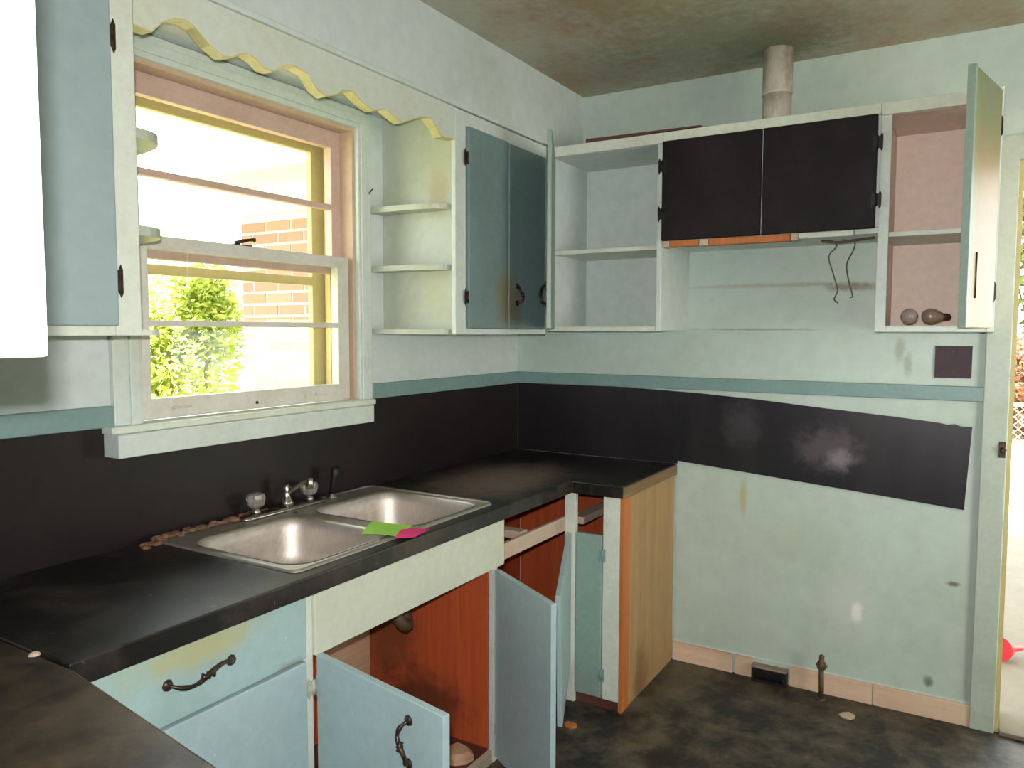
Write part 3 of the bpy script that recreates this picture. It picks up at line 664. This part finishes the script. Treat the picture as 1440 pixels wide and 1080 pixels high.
# left door of the sink base, wide open towards the camera
dl = swing_door(sc, -2.027, -0.612, -2.118, -1.075, 0.06, 0.706, 'blue_b', side=1)
dv = Vector((-2.118 + 2.027, -1.075 + 0.612, 0)).normalized(); on = Vector((dv.y, -dv.x, 0))
pp = Vector((-2.027, -0.612, 0)) + dv * 0.36
if on.x < 0: on_face = on
else: on_face = on
rope_pull('handle', Vector((pp.x, pp.y, 0.66)) + on_face * 0.001, Vector((pp.x, pp.y, 0.56)) + on_face * 0.001, on_face, dl)
hinge(sc, (-2.034, FY - 0.006, 0.622), (0, -1, 0), (1, 0, 0), 'painthinge', 0.055)
hinge(sc, (-2.034, FY - 0.006, 0.14), (0, -1, 0), (1, 0, 0), 'painthinge', 0.055)
# right door of the sink base
d2 = swing_door(sc, -1.150, -0.612, -1.353, -0.945, 0.02, 0.694, 'blue_b', side=-1)
hinge(sc, (-1.158, FY - 0.006, 0.62), (0, -1, 0), (1, 0, 0), 'painthinge', 0.05, 0.012)
hinge(sc, (-1.158, FY - 0.006, 0.12), (0, -1, 0), (1, 0, 0), 'bronze', 0.05, 0.012)
# rusty drain under the sink
dp = thing('drain_pipe', 'rusty curved drain pipe just under the sink front', 'pipe', (-1.4, -0.4, 0.55))
obj('trap', MB().tube(spline([(-1.385, -0.345, 0.75), (-1.385, -0.36, 0.60), (-1.40, -0.40, 0.54), (-1.45, -0.42, 0.555), (-1.47, -0.40, 0.60), (-1.44, -0.30, 0.63), (-1.40, -0.06, 0.63)], 6), 0.021, 12), 'oldpipe', dp)
obj('coupling', MB().lathe([(0.026, 0), (0.030, 0.004), (0.030, 0.02), (0.026, 0.024)], (-1.385, -0.348, 0.66), (0, 0, 1), 12), 'oldpipe', dp)
obj('waste_arm', MB().tube(spline([(-1.84, -0.345, 0.75), (-1.84, -0.35, 0.69), (-1.70, -0.36, 0.665), (-1.52, -0.36, 0.625), (-1.40, -0.355, 0.615)], 5), 0.019, 12), 'oldpipe', dp)
# rubble in the cabinet bottom
for (x, y, r, hh, lab) in ((-1.31, -0.40, 0.075, 0.03, 'pale broken plaster chunk on the sink cabinet floor, nearer the back'), (-1.285, -0.53, 0.06, 0.028, 'pale broken plaster chunk on the sink cabinet floor, at the front edge')):
    mb = MB(); n = 9
    rr = [r * random.uniform(0.75, 1.1) for _ in range(n)]
    for_rows = [[Vector((x + rr[i] * k * math.cos(6.283 * i / n), y + rr[i] * k * math.sin(6.283 * i / n), 0.0505 + zz + random.uniform(0, 0.004) * (zz > 0))) for i in range(n)] for k, zz in ((1, 0), (1.02, hh * 0.6), (0.7, hh))]
    mb.ring(for_rows, caps=(True, True), smooth=False)
    tag(obj('plaster_chunk', mb, 'paleboard'), lab, 'rubble')

# corner base
cc = thing('corner_cabinet', 'corner lower cabinet with empty drawer slot and plywood end panel', 'cabinet', (-0.6, -0.5, 0))
obj('side_panel', box(-1.149, -1.138, FY + 0.02, -0.014, 0.02, ZB), 'redwood', cc)
obj('drawer_rail', box(-1.149, -0.625, FY - 0.002, FY + 0.014, 0.712, 0.770), 'rail', cc, 0.002)
obj('drawer_rail', box(-1.146, -0.05, -0.36, -0.33, 0.745, 0.765), 'rail', cc, 0.002)
obj('drawer_runner', MB().box(-0.95, -0.90, -0.58, -0.36, 0.745, 0.775), 'rail', cc, 0.002)
obj('drawer_runner', MB().box(-0.58, -0.05, -0.66, -0.60, 0.735, 0.765), 'rail', cc, 0.002)
obj('back_panel', box(-1.146, -0.02, -0.03, -0.016, 0.05, ZB - 0.004), 'redwood', cc)
obj('back_panel', box(-0.03, -0.016, -0.82, -0.04, 0.05, ZB - 0.004), 'redwood', cc)
obj('cabinet_floor', MB().box(-1.146, -0.04, FY + 0.02, -0.04, 0.03, 0.05).box(-0.58, -0.04, -0.84, FY + 0.018, 0.03, 0.05), 'toe', cc)
obj('corner_stile', MB().box(-0.622, -0.598, -0.645, -0.596, 0.0, ZB - 0.001), 'white', cc, 0.002)
obj('stile', box(-0.618, -0.600, -0.838, -0.766, 0.042, ZB - 0.001), 'white', cc, 0.002)
dd = obj('door', box(-0.622, -0.604, -0.763, -0.648, 0.045, 0.712), paint('green_blue_door', srgb(140, 166, 156), srgb(126, 150, 138), 0.5, 5, 0.42), cc, 0.003)
hinge(cc, (-0.622, -0.765, 0.632), (-1, 0, 0), (0, 1, 0), 'tealhinge', 0.06, 0.014)
hinge(cc, (-0.622, -0.765, 0.142), (-1, 0, 0), (0, 1, 0), 'tealhinge', 0.06, 0.014)
d3 = swing_door(cc, -0.626, -0.608, -1.085, -0.797, 0.17, 0.706, 'blue_b', side=1, sag=0.2)
obj('end_stile', box(-0.618, -0.545, YE + 0.004, YE + 0.018, 0.0, ZB - 0.001), 'orangewood', cc, 0.001, label='orange pine strip')
obj('end_panel', box(-0.545, -0.014, YE + 0.008, YE + 0.018, 0.0, ZB - 0.001), 'ply', cc, label='tan bare plywood end panel')
obj('toe_board', MB().box(-0.606, -0.59, -0.836, -0.60, 0.0, 0.04).box(-1.148, -0.60, -0.606, -0.59, 0.0, 0.04), 'toe', cc)
# left return base
lb = thing('base_cabinet', 'lower cabinet under the foreground worktop along the left wall', 'cabinet', (-3.1, -0.8, 0))
obj('carcass', box(-3.45, -2.84, -1.46, -0.63, 0.08, ZB - 0.001), 'orangewood', lb)
obj('door', box(-2.838, -2.818, -1.44, -1.05, 0.10, 0.84), 'blue_b', lb, 0.003)
obj('door', box(-2.838, -2.818, -1.04, -0.65, 0.10, 0.84), 'blue_b', lb, 0.003)
obj('toe_board', box(-3.45, -2.88, -1.46, -0.63, 0.0, 0.079), 'toe', lb)

# ------------------------------------------------------------------ upper cabinets, north wall left
uc = thing('wall_cabinet', 'upper cabinet left of the window with dusty blue door and side shelves', 'cabinet', (-2.7, -0.18, 1.51))
ZU, ZL = 2.335, 1.532
obj('carcass', MB().box(-3.08, -2.315, -D + 0.02, -0.001, 1.512, 2.343), 'white', uc)
obj('stile', box(-2.375, -2.313, -D, -D + 0.019, 1.512, 2.334), 'white', uc, 0.002)
obj('rail', box(-3.08, -2.376, -D, -D + 0.019, 1.512, 1.534), 'white', uc, 0.002)
dd = obj('door', box(-3.07, -2.377, -D - 0.016, -D + 0.004, 1.534, 2.33), 'blue_l', uc, 0.003)
for z in (2.17, 1.634):
    hinge(uc, (-2.374, -D - 0.001, z), (0, -1, 0), (1, 0, 0), 'bronze', 0.075, 0.016)
def q_shelf(px, sgn, w, z0, z1, front=-0.345, back=-0.001):
    pts = [(px, back)]
    for k in range(13):
        a = math.pi / 2 * k / 12
        pts.append((px + sgn * w * (math.cos(a) ** 0.55), back + (front - back) * (math.sin(a) ** 0.75)))
    if sgn > 0: pts = pts[::-1]
    return MB().prism(pts, 'z', z0, z1)
for (z0, z1) in ((1.968, 1.992), (1.745, 1.769)):
    obj('shelf', q_shelf(-2.3125, 1, 0.135, z0, z1, -0.34, -0.022), 'sidepanel', uc, 0.002)
obj('bottom_shelf', q_shelf(-2.3125, 1, 0.11, 1.512, 1.526, -0.35, -0.031), 'white', uc, 0.001)

# near left wall cabinet (very bright, lit by the flash)
nc = thing('wall_cabinet', 'bright white upper cabinet end at the left edge, closest to the camera', 'cabinet', (-3.28, -0.9, 1.5))
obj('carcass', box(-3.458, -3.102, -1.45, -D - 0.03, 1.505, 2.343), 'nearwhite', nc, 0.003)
obj('door', box(-3.1, -3.085, -0.90, -0.43, 1.535, 2.32), 'blue_l', nc, 0.003)
obj('door', box(-3.1, -3.085, -1.40, -0.92, 1.535, 2.32), 'blue_l', nc, 0.003)

# valance
V = [(-2.312,2.214),(-2.268,2.213),(-2.24,2.243),(-2.207,2.262),(-2.178,2.268),(-2.151,2.262),(-2.109,2.231),(-2.07,2.216),(-2.046,2.221),(-2.019,2.236),(-1.996,2.245),(-1.966,2.239),(-1.938,2.224),(-1.911,2.224),(-1.889,2.238),(-1.861,2.255),(-1.829,2.261),(-1.782,2.253),(-1.749,2.22),(-1.713,2.209),(-1.669,2.225),(-1.641,2.246),(-1.601,2.253),(-1.554,2.231),(-1.505,2.219),(-1.447,2.237),(-1.408,2.224),(-1.361,2.214),(-1.309,2.236),(-1.262,2.256),(-1.214,2.265),(-1.177,2.244),(-1.144,2.215),(-1.062,2.222)]
va = thing('scalloped_valance', 'pale wooden valance with wavy, yellow-tinted lower edge above the window', 'valance', (-1.7, -D, 2.25))
mb = MB(); n = len(V)
vs = [(x, y, z) for y in (-D, -D + 0.034) for (x, z) in V] + [(x, y, 2.335) for y in (-D, -D + 0.034) for (x, z) in V]
fs = []
for i in range(n - 1):
    fs += [(i, i + 1, 2 * n + i + 1, 2 * n + i), (n + i + 1, n + i, 3 * n + i, 3 * n + i + 1), (2 * n + i, 2 * n + i + 1, 3 * n + i + 1, 3 * n + i), (i + 1, i, n + i, n + i + 1)]
fs += [(0, 2 * n, 3 * n, n), (n - 1, 2 * n - 1, 4 * n - 1, 3 * n - 1)]
mb.add(vs, fs); obj('board', mb, 'valance', va)
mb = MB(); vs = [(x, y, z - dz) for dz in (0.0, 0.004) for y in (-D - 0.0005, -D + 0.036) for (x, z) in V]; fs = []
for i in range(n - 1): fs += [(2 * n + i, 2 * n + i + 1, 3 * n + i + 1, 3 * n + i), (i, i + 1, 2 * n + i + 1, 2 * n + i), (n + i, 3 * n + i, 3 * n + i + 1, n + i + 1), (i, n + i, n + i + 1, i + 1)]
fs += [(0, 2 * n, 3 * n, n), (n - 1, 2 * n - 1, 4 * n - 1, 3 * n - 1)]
mb.add(vs, fs); obj('scalloped_edge', mb, 'valedge', va, label='wavy edge tinted yellow as if sunlit')

# north wall cabinet right of the window
rc = thing('wall_cabinet', 'upper corner cabinet right of the window, two blue doors and rounded open side shelves', 'cabinet', (-0.7, -0.18, 1.51))
obj('side_panel', box(-1.04, -1.02, -D + 0.02, -0.001, 1.512, 2.343), 'sidepanel', rc)
obj('carcass', MB().box(-1.019, -0.385, -D + 0.02, -0.001, 1.512, 2.343), 'white', rc)
obj('stile', box(-1.060, -0.993, -D, -D + 0.019, 1.512, 2.334), 'mint', rc, 0.002)
obj('rail', box(-0.992, -0.395, -D, -D + 0.019, 1.512, 1.534), 'mint', rc, 0.002)
obj('rail', box(-0.992, -0.395, -D, -D + 0.019, 2.283, 2.334), 'mint', rc, 0.002)
obj('stile', box(-0.394, -0.366, -D, -D + 0.019, 1.512, 2.334), 'mint', rc, 0.002)
obj('door', box(-0.990, -0.709, -D - 0.014, -D + 0.001, 1.536, 2.282), 'blue_n', rc, 0.003)
d5 = obj('door', box(-0.701, -0.398, -D - 0.014, -D + 0.001, 1.536, 2.278), 'blue_n', rc, 0.003)
obj('door_bead', box(-0.7085, -0.7015, -D - 0.006, -D + 0.001, 1.536, 2.28), 'mint', rc)
rope_pull('handle', (-0.640, -D - 0.014, 1.64), (-0.640, -D - 0.014, 1.71), (0, -1, 0), d5)
for z in (2.165, 1.652): hinge(rc, (-0.998, -D - 0.010, z), (0, -1, 0), (1, 0, 0), 'bronze', 0.065, 0.018)
for (z0, z1) in ((1.972, 1.994), (1.750, 1.772)):
    obj('shelf', q_shelf(-1.0405, -1, 0.085, z0, z1, -0.33, -0.001), 'sidepanel', rc, 0.002)
obj('bottom_shelf', q_shelf(-1.0405, -1, 0.085, 1.512, 1.532, -0.335, -0.001), 'sidepanel', rc, 0.001)

# ------------------------------------------------------------------ east wall upper cabinets
def cab_E(name, label, y0, y1, inner, stile0, stile1, shelf=True, z0=1.53):
    """open fronted box cabinet on the east wall between y0 (left) and y1 (right)"""
    t = thing(name, label, 'cabinet', (-0.18, (y0 + y1) / 2, z0))
    f = -D
    obj('side_panel', box(f + 0.02, -0.001, y0 - 0.002, y0 - 0.02, z0, 2.30), inner, t)
    obj('side_panel', box(f + 0.02, -0.001, y1 + 0.02, y1 + 0.002, z0, 2.30), inner, t)
    obj('top_panel', box(f + 0.02, -0.001, y0 - 0.0205, y1 + 0.0205, 2.285, 2.30), inner, t)
    obj('bottom_panel', box(f + 0.02, -0.001, y0 - 0.0205, y1 + 0.0205, z0, z0 + 0.018), 'white' , t)
    obj('back_panel', box(-0.008, -0.001, y0 - 0.0205, y1 + 0.0205, z0 + 0.0185, 2.284), inner, t)
    if shelf: obj('shelf', box(f + 0.022, -0.009, y0 - 0.021, y1 + 0.021, 1.862, 1.880), 'white', t, 0.002)
    obj('stile', box(f, f + 0.019, y0, y0 - stile0, z0 - 0.004, 2.284), 'mint', t, 0.002)
    obj('stile', box(f, f + 0.019, y1 + stile1, y1, z0 - 0.004, 2.284), 'mint', t, 0.002)
    obj('rail', box(f, f + 0.019, y0 - stile0 - 0.0005, y1 + stile1 + 0.0005, z0 - 0.004, z0 + 0.016), 'mint', t, 0.002)
    obj('top_rail', box(f, f + 0.019, y0, y1, 2.285, 2.328), 'white', t, 0.002)
    return t
e1 = cab_E('wall_cabinet', 'open doorless-looking upper cabinet in the corner, one shelf, beside black doors', -0.368, -0.897, 'wall_n', 0.02, 0.021)
dE = swing_door(e1, -0.375, -0.392, -0.80, -0.602, 1.536, 2.282, 'dooredge', th=0.018, side=1)
dvv = Vector((-0.425, -0.21, 0)).normalized(); nn = Vector((-dvv.y, dvv.x, 0))
rope_pull('handle', Vector((-0.75, -0.577, 1.63)), Vector((-0.75, -0.577, 1.71)), -nn, dE)
e1['label'] = 'open corner upper cabinet left of the black doors, its narrow door swung out'

hc = thing('hood_cabinet', 'short upper cabinet with two black doors where the range hood was', 'cabinet', (-0.18, -1.3, 1.88))
obj('carcass', MB().box(-D + 0.021, -0.001, -1.697, -0.899, 1.90, 2.30), 'white', hc)
obj('top_rail', box(-D, -D + 0.019, -0.898, -1.698, 2.290, 2.328), 'white', hc, 0.002)
for (y0, y1) in ((-0.900, -1.292), (-1.297, -1.690)):
    obj('door', box(-D - 0.016, -D + 0.002, y0, y1, 1.893, 2.289), 'blackdoor', hc, 0.003)
for (y, z) in ((-0.902, 2.19), (-0.902, 2.0), (-1.692, 2.19), (-1.692, 1.99)):
    hinge(hc, (-D - 0.016, y, z), (-1, 0, 0), (0, 1, 0), 'blackmetal', 0.065, 0.016)
obj('raw_batten', box(-D + 0.002, -D + 0.045, -0.93, -1.05, 1.868, 1.892), 'orangewood', hc, 0.002, label='bare orange wood')
obj('raw_batten', box(-D + 0.002, -D + 0.045, -1.09, -1.40, 1.866, 1.892), 'orangewood', hc, 0.002, label='bare orange wood')
for (y0, y1) in ((-0.90, -0.928), (-1.052, -1.088), (-1.402, -1.43)):
    obj('packing_block', box(-D + 0.0, -D + 0.05, y0, y1, 1.866, 1.893), 'rail', hc, 0.003)
obj('white_patch', box(-D + 0.002, -D + 0.04, -1.432, -1.62, 1.872, 1.893), 'white', hc, 0.003)
obj('bottom_strip', box(-D + 0.045, -0.001, -0.899, -1.697, 1.88, 1.8995), 'mint', hc)
# dangling wires
for k, pts in enumerate(([(-0.22, -1.50, 1.875), (-0.2, -1.53, 1.872), (-0.17, -1.535, 1.855), (-0.15, -1.505, 1.82), (-0.12, -1.52, 1.75), (-0.11, -1.535, 1.69), (-0.12, -1.525, 1.655), (-0.115, -1.54, 1.64)],
                         [(-0.22, -1.56, 1.875), (-0.19, -1.60, 1.868), (-0.16, -1.595, 1.84), (-0.14, -1.57, 1.79), (-0.12, -1.575, 1.73), (-0.11, -1.59, 1.67), (-0.115, -1.585, 1.66)],
                         [(-0.30, -1.50, 1.864), (-0.29, -1.56, 1.858), (-0.28, -1.62, 1.864), (-0.26, -1.68, 1.872)])):
    tag(obj('loose_wire', MB().tube(spline(pts, 5), 0.0024 if k < 2 else 0.005, 6), 'wire' if k < 2 else 'oldpipe'),
        ['thin loose wire hanging under the black doors, left of the pair', 'thin loose wire hanging under the black doors, right of the pair', 'brown cable stub lying sideways just under the right black door'][k], 'wire')
e3 = cab_E('wall_cabinet', 'narrow upper cabinet by the doorway, pink inside, holding bulbs, door swung open', -1.699, -2.062, 'pinkin', 0.035, 0.022)
dT = obj('door', MB().slab((-0.385, -2.040), (-0.70, -1.968), 1.54, 2.31, 0.018, 1), 'tan_door', e3, 0.002, label='yellowish tan door face')
mb = MB().slab((-0.701, -1.968), (-0.7215, -1.9633), 1.54, 2.31, 0.022, 1)
obj('door_edge', mb, 'dooredge', dT, 0.001, label='grey-green painted leading edge')
ax = Vector((-0.315, 0.072, 0)).normalized(); nrm = Vector((ax.y, -ax.x, 0)); 
if nrm.y > 0: nrm = -nrm
p0 = Vector((-0.385, -2.040, 0)) + ax * 0.24
hm = MB().tube([Vector((p0.x, p0.y, 1.63)) + nrm * 0.018, Vector((p0.x, p0.y, 1.77)) + nrm * 0.018], 0.004, 8)
for z in (1.655, 1.745): hm.tube([Vector((p0.x, p0.y, z)) - ax * 0.0, Vector((p0.x, p0.y, z)) + nrm * 0.018], 0.0035, 6)
obj('handle', hm, 'bronze', dT)
for z in (2.20, 1.66): hinge(e3, (-D - 0.001, -2.046, z), (-1, 0, 0), (0, 1, 0), 'blackmetal', 0.07, 0.016)

# light bulbs
for (y, mt, lab, dirn) in ((-1.80, 'bulb', 'left frosted light bulb on the pink cabinet shelf', (0.8, 0.25, 0.0)), (-1.868, 'bulb2', 'right smoky light bulb with dark screw cap, in the pink cabinet', (0.35, -1, -0.05))):
    t = thing('light_bulb', lab, 'light bulb', (-0.22, y, 1.55), 'bulbs in the pink cabinet')
    c = Vector((-0.23, y, 1.582)); d_ = Vector(dirn).normalized()
    prof = [(0.002, -0.030), (0.016, -0.026), (0.027, -0.012), (0.030, 0.0), (0.027, 0.014), (0.019, 0.030), (0.014, 0.042)]
    obj('globe', MB().lathe(prof, c, d_, 20), mt, t)
    obj('screw_cap', MB().lathe([(0.013, 0.042), (0.0135, 0.046), (0.012, 0.049), (0.0135, 0.053), (0.012, 0.057), (0.0125, 0.062), (0.004, 0.068)], c, d_, 14), 'bronze', t)

# flue pipe, loose board, boxes
fp = thing('flue_pipe', 'spotted metal flue pipe from the cabinet top up to the ceiling', 'pipe', (-0.18, -1.30, 2.30))
obj('pipe_section', MB().lathe([(0.054, 0), (0.054, 0.16)], (-0.18, -1.30, 2.301), (0, 0, 1), 28), 'pipe', fp)
obj('pipe_section', MB().lathe([(0.0565, 0), (0.0585, 0.004), (0.0565, 0.008), (0.0565, 0.176)], (-0.18, -1.30, 2.46), (0, 0, 1), 28), 'pipe', fp)
tag(obj('loose_board', MB().prism([(-0.55, 2.3285), (-0.55, 2.345), (-1.05, 2.338), (-1.05, 2.333), (-0.60, 2.3285)], 'x', -0.36, -0.27), 'toe'), 'thin dark board lying on top of the open corner cabinet', 'board')
ob = thing('outlet_box', 'square dark maroon empty switch box opening by the doorway', 'outlet box', (0, -1.94, 1.41))
obj('frame', grid_solid([-2.002, -1.992, -1.888, -1.878], [1.350, 1.360, 1.463, 1.473], lambda u, v: not (-1.992 < u < -1.888 and 1.360 < v < 1.463), lambda u, v, w: (w, u, v), -0.006, -0.0005), 'maroon', ob)
obj('box_back', box(-0.004, -0.0005, -1.992, -1.888, 1.360, 1.463), 'maroon', ob)
for z in (1.372, 1.452): obj('screw', MB().lathe([(0.004, 0), (0.003, 0.003)], (-0.004, -1.94, z), (-1, 0, 0), 8), 'bronze', ob)
vb = thing('floor_outlet_box', 'black box at the foot of the stove wall with dusty top', 'outlet box', (-0.03, -1.295, 0))
obj('body', grid_solid([-1.368, -1.355, -1.235, -1.222], [0.002, 0.012, 0.052, 0.062], lambda u, v: not (-1.355 < u < -1.235 and 0.012 < v < 0.052), lambda u, v, w: (w, u, v), -0.045, -0.001), 'blackbox', vb)
obj('box_back', box(-0.01, -0.001, -1.355, -1.235, 0.012, 0.052), 'blackbox', vb)
obj('top_plate', box(-0.046, -0.001, -1.370, -1.220, 0.0622, 0.070), 'dustytop', vb, 0.002)
gp = thing('gas_pipe_stub', 'short corroded gas pipe with valve rising from the floor by the stove wall', 'pipe', (-0.07, -1.52, 0))
obj('riser', MB().tube([(-0.07, -1.515, 0.0), (-0.07, -1.512, 0.13)], 0.011, 10), 'oldpipe', gp)
obj('valve', MB().lathe([(0.012, 0), (0.018, 0.006), (0.018, 0.028), (0.011, 0.034), (0.010, 0.058), (0.006, 0.062)], (-0.07, -1.512, 0.128), (0, 0, 1), 10), 'oldpipe', gp)
obj('valve_key', MB().box(-0.075, -0.065, -1.535, -1.490, 0.142, 0.150), 'oldpipe', gp, 0.002)
obj('collar', MB().lathe([(0.022, 0), (0.020, 0.006), (0.012, 0.008)], (-0.07, -1.515, 0.0005), (0, 0, 1), 12), 'oldpipe', gp)
tag(obj('splinter', MB().tube([(-1.146, -0.004, 2.03), (-1.140, -0.02, 2.045), (-1.128, -0.026, 2.062)], [0.003, 0.003, 0.002], 6), 'blackmetal'), 'tiny dark nail sticking out of the casing right of the window', 'nail')
# debris on the floor
for (x, y, s, mt, lab) in ((-0.165, -1.63, 0.035, 'rail', 'pale scrap of debris on the black floor right of the gas pipe'), (-0.80, -0.72, 0.03, 'orangewood', 'orange wood chip on the floor at the corner cabinet foot')):
    n = 7; rr = [s * random.uniform(0.6, 1.1) for _ in range(n)]
    rows = [[Vector((x + rr[i] * k * math.cos(6.283 * i / n), y + rr[i] * k * math.sin(6.283 * i / n), zz)) for i in range(n)] for k, zz in ((1, 0.0003), (1, 0.004), (0.6, 0.007))]
    tag(obj('floor_scrap', MB().ring(rows, caps=(True, True), smooth=False), mt), lab, 'debris')
